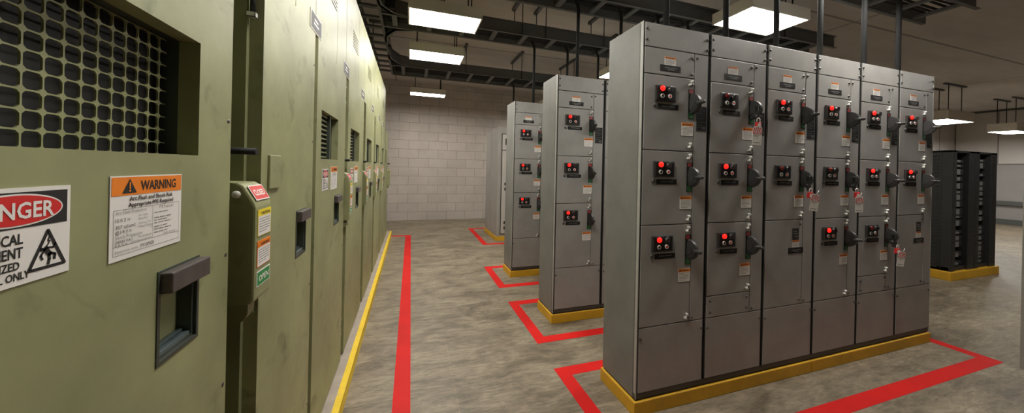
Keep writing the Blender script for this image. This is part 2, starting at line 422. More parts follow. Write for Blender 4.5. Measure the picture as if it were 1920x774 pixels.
# ------------------------------------------------------------------ grey motor control cabinets
UW, DEP, HB = 0.508, 0.334, 0.0825
ZT = 2.307-HB
cache = {}
def cached(key, fn):
    if key not in cache: cache[key] = fn()
    return cache[key]
def row_panel(w_, h_, bolts=(), mat=GREY):
    m = MB(); m.box(0, w_, 0, 0.019, -h_, 0, mat, 0.0025)
    m.M = FACE_ROW
    for u, v in bolts: bolt_on(m, u, v)
    return m
def mk_body():
    m = MB()
    m.box(0.0, UW, 0.02, 0.03, 0.04, ZT-0.004, GAP)
    m.box(0.0052, 0.0152, 0.003, 0.02, 0.04, ZT-0.004, GAP); m.box(UW-0.013, UW-0.0052, 0.003, 0.02, 0.04, ZT-0.004, GAP)  # dark sheet and strips paint the shade in the panel gaps
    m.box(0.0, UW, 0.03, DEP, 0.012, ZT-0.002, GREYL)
    return m
def mk_sill():
    m = MB(); m.box(0.0, UW, 0.004, 0.03, 0.012, 0.043, SILL); m.box(0.004, UW-0.004, 0.008, DEP-0.008, 0, 0.012, GAP)
    return m
def mk_pilot():
    m = MB(FACE_ROW)
    m.M = IDENT; m.box(-0.076, 0.076, -0.012, 0, -0.0485, 0.0485, DARK, 0.004)
    m.box(-0.066, 0.066, -0.0135, -0.011, -0.040, 0.040, BLACK, 0.001)
    m.M = FACE_ROW
    for u in (-0.03, 0.03):
        m.lathe([(0.004, 0.012), (0.011, 0.012), (0.011, 0.017), (0.004, 0.017)], (u, 0.036, 0), (0, 0, 1), DARK, 12)
    return m
def mk_lens(lit):
    m = MB(FACE_ROW); r = 0.0155
    m.lathe([(r*1.25, 0), (r*1.25, 0.006)], (0, 0, 0), (0, 0, 1), BLACK, 18)
    m.lathe([(r, 0.004), (r, 0.012), (r*0.85, 0.015), (r*0.5, 0.0175), (0.0005, 0.0185)], (0, 0, 0), (0, 0, 1), LENS_ON if lit else LENS_OFF, 18)
    return m
def mk_button(core):
    m = MB(FACE_ROW); r = 0.0125
    m.lathe([(r, 0), (r, 0.006), (r*0.92, 0.008), (r*0.72, 0.008), (r*0.70, 0.003)], (0, 0, 0), (0, 0, 1), BRIGHT, 18)
    m.lathe([(r*0.70, 0.002), (r*0.70, 0.0065), (r*0.5, 0.008), (0.0004, 0.0083)], (0, 0, 0), (0, 0, 1), core, 18)
    return m
def mk_selector():
    m = MB(FACE_ROW)
    m.lathe([(0.015, 0), (0.015, 0.006), (0.010, 0.009), (0.010, 0.014)], (0, 0, 0), (0, 0, 1), DARK, 16)
    m.box(-0.004, 0.004, -0.013, 0.013, 0.012, 0.026, BLACK, 0.002)
    return m
def mk_nameplate(wd, ht, seed=1):
    m = MB(); m.box(-wd/2, wd/2, -0.002, 0, -ht/2, ht/2, BLACK, 0.0006)
    m.M = FACE_ROW
    m.rect(-wd*0.30, -ht*0.02, -wd*0.02, ht*0.14, 0.0024, SILVERINK); m.rect(0.01*wd, -ht*0.02, wd*0.32, ht*0.14, 0.0024, SILVERINK)
    if ht > 0.034: m.rect(-wd*0.16, -ht*0.30, wd*0.2, -ht*0.16, 0.0024, SILVERINK)
    return m
def mk_plug():
    m = MB(FACE_ROW); m.lathe([(0.0125, 0), (0.0125, 0.004), (0.009, 0.006), (0.0004, 0.0065)], (0, 0, 0), (0, 0, 1), BOLT, 16); return m
def mk_latch():
    """quarter-turn fastener with a bright two-lobed wing beside a dark screw"""
    m = MB(FACE_ROW)
    m.lathe([(0.010, 0), (0.010, 0.004), (0.007, 0.007), (0.0004, 0.0075)], (0.006, -0.002, 0), (0, 0, 1), BOLT, 14)
    m.lathe([(0.0075, 0), (0.0075, 0.012), (0.005, 0.017), (0.0004, 0.018)], (-0.001, 0.016, 0), (0, 0, 1), BRIGHT, 10)
    m.lathe([(0.0075, 0), (0.0075, 0.012), (0.005, 0.017), (0.0004, 0.018)], (-0.014, -0.006, 0), (0, 0, 1), BRIGHT, 10)
    m.prism([(-0.004, 0.012), (0.003, 0.014), (-0.009, -0.009), (-0.016, -0.004)], 0.004, 0.012, BRIGHT)
    return m
def mk_slot():
    m = MB(FACE_ROW)
    m.box(-0.0225, 0.0225, -0.091, 0.091, 0, 0.004, BLACK, 0.001)
    m.rect(-0.0205, 0.064, 0.012, 0.088, 0.0046, DIMRED); m.rect(-0.0205, -0.088, 0.015, -0.052, 0.0046, DIMGRN)
    return m
def mk_handle(on):
    """half-disc fin standing out from the slot, ribbed, with a nose lever: straight out when closed, swung down when opened"""
    m = MB(FACE_ROW @ Matrix(((0, 0, 1, 0), (0, 1, 0, 0), (1, 0, 0, 0), (0, 0, 0, 1))))
    def half(r, d, t, w0=0.0):
        n = 20; pts = [(w0, r)]+[(w0+d*math.sin(PI*k/n), r*math.cos(PI*k/n)) for k in range(1, n)]+[(w0, -r)]
        m.prism(pts, -t, t, DARK)
    half(0.062, 0.063, 0.009); half(0.057, 0.058, 0.014); half(0.046, 0.048, 0.017); half(0.042, 0.043, 0.014); half(0.032, 0.036, 0.020)
    m.M = FACE_ROW
    m.box(-0.013, 0.013, -0.060, 0.060, 0.0, 0.008, DARK, 0.002)
    nose = [(0.020, 0.0), (0.017, 0.014), (0.0115, 0.026), (0.0105, 0.036), (0.0115, 0.044), (0.008, 0.050), (0.0005, 0.0515)]
    if on: m.lathe(nose, (0, 0, 0.040), (0, 0, 1), DARK, 16)
    else:
        m.lathe(nose, (0, -0.036, 0.030), (0, -1, 0.25), DARK, 16)
        m.box(-0.019, 0.019, -0.020, 0.024, 0.026, 0.058, BLACK, 0.006)
    return m
def mk_rating():
    m = MB(FACE_ROW); a, b = 0.042, 0.078
    m.box(-a, a, -b, b, 0, 0.0015, SILVERINK); m.rect(-a*0.93, -b*0.96, a*0.93, b*0.96, 0.0019, BLACK)
    for k, v in enumerate((0.8, 0.62, 0.4, 0.2, 0.0, -0.3, -0.52, -0.72)):
        m.rect(-a*0.8, b*v, a*(0.7 if k % 2 else 0.25), b*(v+0.05), 0.0023, PLATEINK)
    m.rect(a*0.1, -b*0.85, a*0.8, -b*0.6, 0.0023, PLATEINK)
    return m
def mk_blankplate():
    m = MB(FACE_ROW)
    m.box(-0.036, 0.036, -0.043, 0.043, 0, 0.0015, SILVERINK); m.rect(-0.032, -0.040, 0.032, 0.040, 0.0019, INK)
    m.rect(-0.02, 0.0, 0.02, 0.006, 0.0023, GREYINK); m.rect(-0.024, 0.016, 0.01, 0.022, 0.0023, GREYINK); m.rect(-0.01, -0.02, 0.024, -0.014, 0.0023, GREYINK)
    return m

def grey_unit(name_loc, label, rows, group, plate=True, ends=()):
    """rows: list of (z_top, z_bottom, kind, state); kind starter / blank / filler"""
    x, y = name_loc
    t = thing('motor_control_cabinet', label, 'electrical cabinet', (x, y, HB), group)
    put('carcass', cached('carcass', lambda: mk_body().mesh('carcass')), t)
    for e in ends:
        def mk(e=e):
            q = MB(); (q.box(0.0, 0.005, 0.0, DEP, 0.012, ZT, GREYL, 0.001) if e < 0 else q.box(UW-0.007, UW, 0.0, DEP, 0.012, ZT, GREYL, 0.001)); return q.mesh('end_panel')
        put('end_panel', cached(('end', e), mk), t)
    put('base_sill', cached('sill', lambda: mk_sill().mesh('base_sill')), t)
    DX, DW, FW = 0.016, 0.369, 0.478
    def pan(nm, w_, z1, z0, bolts=()):
        h_ = round(z1-z0-0.005, 4)
        return cached((nm, w_, h_, tuple(bolts)), lambda: row_panel(w_, h_, bolts).mesh(nm))
    put('top_panel', pan('top_panel', FW, 2.304, 2.160, [(0.010, -0.035), (0.010, -0.10), (FW-0.010, -0.045), (FW-0.010, -0.11)]), t, (DX, 0, 2.304-HB))
    p = put('name_panel', pan('name_panel', DW, 2.160, 2.002, [(DW-0.022, -0.03), (DW-0.022, -0.13)]), t, (DX, 0, 2.160-HB))
    put('warning_sticker', cached('stk_s', lambda: small_sticker(FACE_ROW, 0.084, 0.050).mesh('warning_sticker')), p, (0.182, -0.0002, -0.068))
    put('name_plate', cached('np_big', lambda: mk_nameplate(0.150, 0.036).mesh('name_plate')), p, (0.185, 0, -0.111))
    wz0 = 0.505
    wd = put('wireway_door', pan('wireway_door', 0.104, 2.160, wz0, [(0.016, -0.025), (0.016, -1.63)]), t, (DX+DW+0.005, 0, 2.160-HB))
    if plate:
        put('rating_plate', cached('rating', lambda: mk_rating().mesh('rating_plate')), wd, (0.058, 0, -0.398))
    bz = 0.123
    put('bottom_panel', pan('bottom_panel', FW, 0.505, bz, [(0.010, -0.06), (FW-0.010, -0.05)]), t, (DX, 0, 0.505-HB))
    for (z1, z0, kind, st) in rows:
        if kind == 'filler':
            h = z1-z0
            put('filler_panel', pan('filler_panel', DW, z1, z0, [(0.03, -0.03), (DW-0.025, -0.03), (0.03, -h+0.035), (DW-0.025, -h+0.035)]), t, (DX, 0, z1-HB)); continue
        bl = () if kind == 'starter' else ((DW-0.025, -0.03), (DW-0.025, z0-z1+0.035))
        d = put('door', pan('door', DW, z1, z0, bl), t, (DX, 0, z1-HB))
        if kind == 'blank':
            put('data_plate', cached('blankplate', lambda: mk_blankplate().mesh('data_plate')), d, (0.297, 0, -0.100))
            put('warning_sticker', cached('stk_t', lambda: small_sticker(FACE_ROW, 0.072, 0.050).mesh('warning_sticker')), d, (0.300, -0.0002, -0.168))
            put('name_plate', cached('np_mid', lambda: mk_nameplate(0.150, 0.040).mesh('name_plate')), d, (0.303, 0, -0.215)); continue
        lit, on = st
        put('pilot_panel', cached('pilot', lambda: mk_pilot().mesh('pilot_panel')), d, (0.147, 0, -0.109))
        o = put('indicator_light', cached(('lens', lit), lambda: mk_lens(lit).mesh('indicator_light')), d, (0.113, -0.0125, -0.082))
        o['label'] = 'glowing red indicator lamp' if lit else 'unlit red indicator lamp'
        put('selector_switch', cached('selector', lambda: mk_selector().mesh('selector_switch')), d, (0.172, -0.0125, -0.085))
        put('push_button', cached('btn_k', lambda: mk_button(BLACK).mesh('push_button')), d, (0.116, -0.0125, -0.126))
        put('push_button', cached('btn_r', lambda: mk_button(STKRED).mesh('push_button')), d, (0.171, -0.0125, -0.125))
        put('lock_plug', cached('plug', mk_plug_mesh), d, (0.077, 0, -0.183))
        put('name_plate', cached('np_small', lambda: mk_nameplate(0.150, 0.031).mesh('name_plate')), d, (0.174, 0, -0.185))
        put('switch_slot', cached('slot', lambda: mk_slot().mesh('switch_slot')), d, (0.348, 0, -0.154))
        o = put('switch_handle', cached(('handle', on), lambda: mk_handle(on).mesh('switch_handle')), d, (0.352, -0.004, -0.154))
        if not on: o['label'] = 'dark rotary handle swung down to off'
        put('warning_sticker', cached('stk_m', lambda: small_sticker(FACE_ROW, 0.090, 0.079).mesh('warning_sticker')), d, (0.322, -0.0002, -0.311))
        for z in (-0.033, z0-z1+0.035):
            put('latch', cached('latch', lambda: mk_latch().mesh('latch')), d, (0.345, 0, z))
    return t
def mk_plug_mesh(): return mk_plug().mesh('lock_plug')

ON, OFF, DIM = (True, True), (False, False), (False, True)
R3 = lambda a, b, c: [(2.002, 1.552, 'starter', a), (1.552, 1.107, 'starter', b), (1.107, 0.505, 'starter', c)]
RF = lambda a, b, c: [(2.002, 1.552, 'starter', a), (1.552, 1.107, 'starter', b), (1.107, 0.642, 'starter', c), (0.642, 0.505, 'filler', None)]
RB = lambda a, b: [(2.002, 1.552, 'starter', a), (1.552, 1.107, 'starter', b), (1.107, 0.505, 'blank', None)]
X0, Y1, Y2, Y3 = 1.2755, 1.554, 2.700, 3.985
row1 = [
    (R3(ON, ON, ON), 'end grey cabinet of the nearest row, side sheet exposed, three lit red lamps'),
    (RF(OFF, ON, ON), 'grey cabinet with a striped tag hanging at its top handle'),
    (RB(ON, OFF), 'grey cabinet with a tagged middle door over a plain plated door'),
    (R3(ON, OFF, ON), 'grey cabinet with a tag at its middle handle and a lit lamp below it'),
    (RF(ON, ON, OFF), 'grey cabinet with a tag at its lowest handle above a bolted strip'),
    (RB(ON, ON), 'untagged grey cabinet at the far end of the nearest row, beside the black racks'),
]
for i, (rw, lab) in enumerate(row1):
    grey_unit((X0+i*UW, Y1), lab, rw, 'grey cabinets in the nearest row', True, {0: (-1,), 5: (1,)}.get(i, ()))
row2 = [(R3(ON, ON, ON), 'end grey cabinet of the second row, three lit red lamps on its front'),
        (R3(ON, ON, ON), 'second-row grey cabinet showing only a sliver past the nearest row')]
row2 += [(R3(ON, ON, ON), 'second-row grey cabinet hidden behind the nearest row')]*4
for i, (rw, lab) in enumerate(row2): grey_unit((X0+i*UW, Y2), lab, rw, 'grey cabinets in the second row', True, {0: (-1,), 5: (1,)}.get(i, ()))
row3 = [(R3(ON, ON, ON), 'end grey cabinet of the third row, smallest front with three lit lamps')]
row3 += [(R3(ON, ON, ON), 'third-row grey cabinet hidden behind the second row')]*5
for i, (rw, lab) in enumerate(row3): grey_unit((X0+i*UW, Y3), lab, rw, 'grey cabinets in the third row', True, {0: (-1,), 5: (1,)}.get(i, ()))

def plinth(x0, x1, y0, y1, h, label):
    m = MB(); n = max(1, round((x1-x0)/1.52))
    for k in range(n):
        m.box(x0+(x1-x0)*k/n, x0+(x1-x0)*(k+1)/n-(0.003 if k < n-1 else 0), y0, y1, 0, h, YELLOW, 0.004)
    return tag(put('equipment_plinth', m), label, 'plinth')
plinth(X0-0.012, X0+6*UW+0.006, Y1-0.008, Y1+DEP+0.008, HB, 'yellow plinth under the nearest row of grey cabinets')
plinth(X0-0.012, X0+6*UW+0.006, Y2-0.008, Y2+DEP+0.008, HB, 'yellow plinth under the second row of grey cabinets')
plinth(X0-0.012, X0+6*UW+0.006, Y3-0.008, Y3+DEP+0.008, HB, 'yellow plinth under the third grey cabinet row')

# lockout padlocks and tags
def padlock_mesh():
    m = MB(FACE_ROW)
    m.box(-0.016, 0.016, -0.040, 0.0, -0.009, 0.009, STKRED, 0.003)
    m.rect(-0.011, -0.034, 0.011, -0.010, 0.0094, WHITE)
    pts = [(-0.010, 0.0, 0)] + [(-0.010*math.cos(a), 0.018+0.010*math.sin(a), 0) for a in [PI*k/8 for k in range(9)]] + [(0.010, 0.0, 0)]
    m.tube(pts, 0.003, BRIGHT, 8)
    return m.mesh('padlock')
def tag_mesh():
    m = MB(FACE_ROW); a, b = 0.031, 0.059
    outline = [(-a, -b), (a, -b), (a, b*0.82), (a*0.7, b), (-a*0.7, b), (-a, b*0.82)]
    m.prism(outline, -0.0006, 0.0006, WHITE)
    m.rect(-a*0.94, b*0.18, a*0.94, b*0.36, 0.0009, STKRED)
    for k in range(5):
        u = -a+a*2*(k+0.1)/5
        m.poly([(u, b*0.40), (min(u+a*0.2, a), b*0.40), (min(u+a*0.42, a*0.96), b*0.86), (min(u+a*0.22, a*0.9), b*0.86)], 0.0009, STKRED)
    m.rect(-a*0.7, b*0.23, a*0.7, b*0.31, 0.0012, WHITE)
    dash_lines(m, -a*0.8, b*0.05, a*0.8, 2, b*0.13, b*0.07, 0.0009, GREYINK, 5)
    m.rect(-a*0.1, -b*0.3, a*0.1, -b*0.2, 0.0009, GREYINK); m.rect(-a*0.8, -b*0.8, a*0.7, -b*0.72, 0.0009, GREYINK)
    m.ellipse(0, b*0.9, 0.004, 0.004, 0.0009, INK, 12)
    m.tube([(0, b*0.9, 0.001), (0.004, b*1.15, 0.004), (0.012, b*1.45, 0.002)], 0.0016, BRIGHT, 6)
    return m.mesh('lockout_tag')
PL, TG = padlock_mesh(), tag_mesh()
for (i, zt, where, tilt, tx, tz, lx, lz) in [(1, 2.002, 'top handle of the second cabinet', 0.02, -0.050, -0.178, -0.019, -0.090), (2, 1.552, 'middle handle of the third cabinet', 0.14, 0.004, -0.160, -0.012, -0.092),
                           (3, 1.552, 'middle handle of the fourth cabinet', -0.03, -0.012, -0.180, -0.008, -0.092), (4, 1.107, 'lowest handle of the fifth cabinet', 0.12, 0.022, -0.170, 0.010, -0.092)]:
    hx, hz = X0+i*UW+0.013+0.352, zt-0.154
    # the padlock hangs at the tip of the swung-down handle, the tag from its shackle
    tag(put('padlock', PL, None, (hx+lx, Y1-0.062, hz+lz), (0, tilt, -0.25)), 'small red padlock hanging from the '+where, 'padlock', None)
    tag(put('lockout_tag', TG, None, (hx+tx, Y1-0.078, hz+tz), (0.04, tilt, -0.25)), 'red and white lockout tag hanging from the '+where, 'tag', None)

# ------------------------------------------------------------------ pale cabinet by the block wall
t = thing('control_cabinet', 'pale grey two-bay cabinet standing by the block wall, partly hidden', 'electrical cabinet', (1.615, 6.06, 0.083))
m = MB(); m.box(0, 1.4, 0.0, 0.52, 0, 2.15, PALEB, 0.004); m.box(0.02, 1.38, 0.52, 0.535, 0.02, 2.13, GAP); m.box(0, 1.4, 0.535, 0.98, 0, 2.12, PALEB, 0.004)
put('carcass', m, t)
m = MB(); m.box(0.075, 0.60, -0.004, 0.0, 0.045, 2.02, GAP); put('door_gap_shade', m, t)  # black sheet paints the dark gap round the door
m = MB(); m.box(0.088, 0.592, -0.026, -0.004, 0.06, 1.685, PALE, 0.003); d = put('door', m, t)
m = MB(); m.box(0.088, 0.592, -0.026, -0.004, 1.70, 2.005, PALE, 0.003); put('upper_panel', m, t)
hm = MB().box(-0.018, 0.018, -0.012, 0, -0.028, 0.028, BLACK, 0.004).mesh('door_latch')
for z in (0.17, 0.275, 0.93, 1.03): put('door_latch', hm, d, (0.16, -0.026, z))
hm2 = MB().box(-0.015, 0.015, -0.012, 0, -0.06, 0.06, BLACK, 0.004).mesh('panel_grip'); put('panel_grip', hm2, t, (0.16, -0.026, 1.86))
plinth(1.60, 3.02, 6.045, 7.05, 0.083, 'yellow plinth under the pale cabinet by the block wall')

# ------------------------------------------------------------------ green switchgear
XG, PZ = -0.432, 0.08
m = MB(); m.box(XL+0.01, -0.347, -2.0, 7.02, 0, PZ-0.0018, CONC, 0.006)
t = thing('equipment_plinth', 'low concrete plinth with yellow edge under the green cabinets', 'plinth', (0, 0, 0))
put('slab', m, t)
m = MB(); m.box(-0.385, -0.3455, -2.0, 7.02, PZ-0.0018, PZ-0.0003, YELLOWB); m.box(-0.347, -0.3455, -2.0, 7.02, 0.004, PZ-0.0003, YELLOWB)
o = put('edge_stripe', m, t); o['label'] = 'worn yellow edge stripe'

def recess_handle(y0, y1, z0, z1):
    """recessed pull: dark frame, inner pan, black grip bar across the top and a steel ledge at the foot. u along the aisle"""
    m = MB(FACE_AISLE); fw = 0.007
    m.plate(y0, y1, z0, z1, -0.030, 0.002, [(y0+fw, y1-fw, z0+fw, z1-fw)], TEAL)
    m.rect(y0, z0, y1, z1, -0.029, GREEN)
    m.plate(y0+fw, y1-fw, z0+fw, z1-fw, -0.029, -0.004, [(y0+fw+0.006, y1-fw-0.006, z0+fw+0.006, z1-fw-0.004)], TEAL)
    frame = m.mesh('handle_recess')
    m = MB(FACE_AISLE); hh = (z1-z0)*0.235
    m.box(y0+0.006, y1+0.004, z1-hh-0.002, z1-0.004, -0.020, 0.020, HANDLE, 0.003)
    grip = m.mesh('grip_bar')
    m = MB(FACE_AISLE); m.box(y0+0.013, y1-0.013, z0+0.010, z0+0.020, -0.028, -0.005, LEDGE, 0.003)
    m.box(y0+0.013, y1-0.013, z0+0.020, z0+0.026, -0.028, -0.017, LEDGE, 0.002)
    ledge = m.mesh('lower_ledge')
    return frame, grip, ledge

def danger_sign(u0, v0, wd, ht):
    m = MB(FACE_AISLE); S = lambda x, y: (u0+x*wd, v0+y*ht)
    m.box(u0, u0+wd, v0, v0+ht, 0.0002, 0.0016, WHITE)
    a = S(0.035, 0.585); b = S(0.965, 0.955); m.rect(a[0], a[1], b[0], b[1], 0.0020, INK)
    c = S(0.5, 0.77); m.ellipse(c[0], c[1], wd*0.418, ht*0.170, 0.0023, WHITE, 56); m.ellipse(c[0], c[1], wd*0.403, ht*0.153, 0.0026, STKRED, 56)
    m.text('DANGER', c[0]-wd*0.015, c[1]-ht*0.085, ht*0.165, 0.0030, WHITE, width=wd*0.69, align='C')
    for word, x1, y, h, wdt in (('ELECTRICAL', 0.575, 0.425, 0.105, 0.50), ('EQUIPMENT', 0.575, 0.285, 0.105, 0.47), ('AUTHORIZED', 0.55, 0.165, 0.082, 0.46), ('PERSONNEL ONLY', 0.635, 0.058, 0.078, 0.585)):
        p = S(x1, y); m.text(word, p[0], p[1], ht*h, 0.0020, INK, width=wd*wdt, align='R')
    # shock pictogram in a triangle
    P = lambda x, y: S(0.615+x*0.345, 0.10+y*0.43)
    tri = [P(0.03, 0.03), P(0.97, 0.03), P(0.5, 0.97), P(0.03, 0.03)]
    m.stroke(tri, wd*0.030, 0.0020, INK)
    for q in tri[:3]: m.ellipse(q[0], q[1], wd*0.012, wd*0.012, 0.0021, INK, 12)
    h = P(0.34, 0.50); m.ellipse(h[0], h[1], wd*0.017, ht*0.021, 0.0020, INK, 14)
    for pts, tk in (([P(0.42, 0.52), P(0.56, 0.34)], 0.046), ([P(0.44, 0.50), P(0.32, 0.34), P(0.37, 0.24)], 0.020), ([P(0.48, 0.52), P(0.64, 0.50), P(0.70, 0.60)], 0.020), ([P(0.54, 0.36), P(0.55, 0.22), P(0.52, 0.10)], 0.026), ([P(0.57, 0.37), P(0.70, 0.32), P(0.68, 0.20)], 0.026), ([P(0.55, 0.82), P(0.50, 0.70), P(0.55, 0.69), P(0.47, 0.55)], 0.012)):
        m.stroke(pts, wd*tk, 0.0020, INK)
    return m.mesh('danger_sign')

def arc_flash_sign(u0, v0, wd, ht):
    m = MB(FACE_AISLE); S = lambda x, y: (u0+x*wd, v0+y*ht)
    m.box(u0, u0+wd, v0, v0+ht, 0.0002, 0.0014, WHITE)
    a, b = S(0.012, 0.765), S(0.988, 0.985); m.rect(a[0], a[1], b[0], b[1], 0.0018, ORANGE)
    T = lambda s, x, y, h, wdt, mat=INK, al='L', bd=True: m.text(s, S(x, 0)[0], S(0, y)[1], ht*h, 0.0022, mat, width=wd*wdt, align=al, bold=bd)
    m.poly([S(0.13, 0.79), S(0.31, 0.79), S(0.22, 0.965)], 0.0021, INK)
    m.rect(S(0.212, 0)[0], S(0, 0.84)[1], S(0.228, 0)[0], S(0, 0.925)[1], 0.0025, ORANGE); m.ellipse(*S(0.22, 0.818), wd*0.011, ht*0.012, 0.0025, ORANGE, 10)
    T('WARNING', 0.36, 0.815, 0.12, 0.53)
    T('Arc Flash and Shock Risk', 0.53, 0.695, 0.052, 0.62, al='C'); T('Appropriate PPE Required', 0.53, 0.62, 0.052, 0.64, al='C')
    F = lambda x0, y0, x1, y1: m.rect(S(x0, 0)[0], S(0, y0)[1], S(x1, 0)[0], S(0, y1)[1], 0.0018, GREYINK)
    t = 0.005
    for y in (0.595, 0.165, 0.06): F(0.04, y, 0.96, y+t)
    for x in (0.04, 0.535, 0.956): F(x, 0.165 if x == 0.535 else 0.06, x+0.004, 0.60)
    G = GREYINK
    T('Arc Flash Protection', 0.06, 0.545, 0.042, 0.38, G, bd=False)
    T('15 ft 2 in', 0.06, 0.455, 0.042, 0.17, INK, bd=False); T('30.7 cal/cm2', 0.06, 0.375, 0.042, 0.24, INK, bd=False); T('@3 ft 0 in', 0.06, 0.315, 0.042, 0.19, INK, bd=False)
    T('Shock Protection', 0.06, 0.255, 0.042, 0.33, G, bd=False); T('24900 VAC', 0.06, 0.205, 0.035, 0.21, INK, bd=False); T('6 ft 0 in', 0.06, 0.172, 0.026, 0.14, INK, bd=False)
    T('Arc Flash', 0.34, 0.485, 0.028, 0.12, G, bd=False); T('Boundary', 0.34, 0.445, 0.028, 0.12, G, bd=False)
    T('Minimum Arc', 0.34, 0.385, 0.028, 0.17, G, bd=False); T('Rating of Clothing', 0.34, 0.345, 0.028, 0.19, G, bd=False)
    T('Shock Hazard', 0.34, 0.215, 0.028, 0.17, G, bd=False); T('Limited Approach Boundary', 0.24, 0.175, 0.024, 0.28, G, bd=False)
    T('PPE Required', 0.74, 0.545, 0.040, 0.22, G, 'C', False)
    for k, y in enumerate((0.49, 0.42, 0.385, 0.35, 0.30, 0.265, 0.225)):
        dash_lines(m, S(0.56, 0)[0], S(0, y)[1], S(0.94 if k % 2 else 0.86, 0)[0], 1, 1, ht*0.012, 0.0018, G, k+11)
    T('Date: January', 0.70, 0.182, 0.026, 0.20, G, bd=False)
    T('Equipment name:', 0.06, 0.09, 0.034, 0.28, G, bd=False); T('MV SWGR', 0.37, 0.085, 0.048, 0.19, INK, bd=False)
    return m.mesh('arc_flash_sign')

def grid_sheet(y0, y1, z0, z1, pitch, x):
    """perforated sheet with rounded square holes"""
    m = MB(FACE_AISLE); m.recalc = False
    ny, nz = int(round((y1-y0)/pitch)), int(round((z1-z0)/pitch)); r = pitch*0.458; n = 16
    for i in range(ny):
        for j in range(nz):
            cu, cv = y0+(i+0.5)*pitch, z0+(j+0.5)*pitch; h = pitch/2
            out, inn = [], []
            for k in range(n):
                a = 2*PI*(k+0.5)/n; c, s = math.cos(a), math.sin(a)
                q = h/max(abs(c), abs(s)); out.append((cu+c*q, cv+s*q, x))
                e = (abs(c)**5+abs(s)**5)**(-1/5)*r; inn.append((cu+c*e, cv+s*e, x))
            back = [(p[0], p[1], x-0.003) for p in inn]
            v = out+inn+back
            f = [(k, (k+1) % n, n+(k+1) % n, n+k) for k in range(n)] + [(n+k, n+(k+1) % n, 2*n+(k+1) % n, 2*n+k) for k in range(n)]
            m.add(v, f, GREEN)
            for cx, cy in ((1, 1), (1, -1), (-1, 1), (-1, -1)):   # corner fillets between cells
                ks = [k for k in range(n) if (math.cos(2*PI*(k+0.5)/n)*cx > 0 and math.sin(2*PI*(k+0.5)/n)*cy > 0)]
                aa = [out[k] for k in ks if abs(abs(out[k][0]-cu)-h) < 1e-6]; bb = [out[k] for k in ks if abs(abs(out[k][1]-cv)-h) < 1e-6]
                if aa and bb:
                    p = max(aa, key=lambda q: abs(q[1]-cv)); q2 = max(bb, key=lambda q: abs(q[0]-cu))
                    m.add([p, (cu+cx*h, cv+cy*h, x), q2], [(0, 1, 2)], GREEN)
    return m.mesh('perforated_grille')

def name_sign(y0, y1, z0, z1):
    m = MB(FACE_AISLE)
    m.box(y0, y1, z0, z1, 0, 0.003, WHITE, 0.0006); k = 0.0045; m.rect(y0+k, z0+k, y1-k, z1-k, 0.0034, INK)
    w_, h_ = y1-y0, z1-z0
    m.rect(y0+0.3*w_, z0+0.58*h_, y0+0.62*w_, z0+0.68*h_, 0.0038, WHITE); m.rect(y0+0.26*w_, z0+0.36*h_, y0+0.7*w_, z0+0.46*h_, 0.0038, WHITE)
    return m.mesh('name_sign')

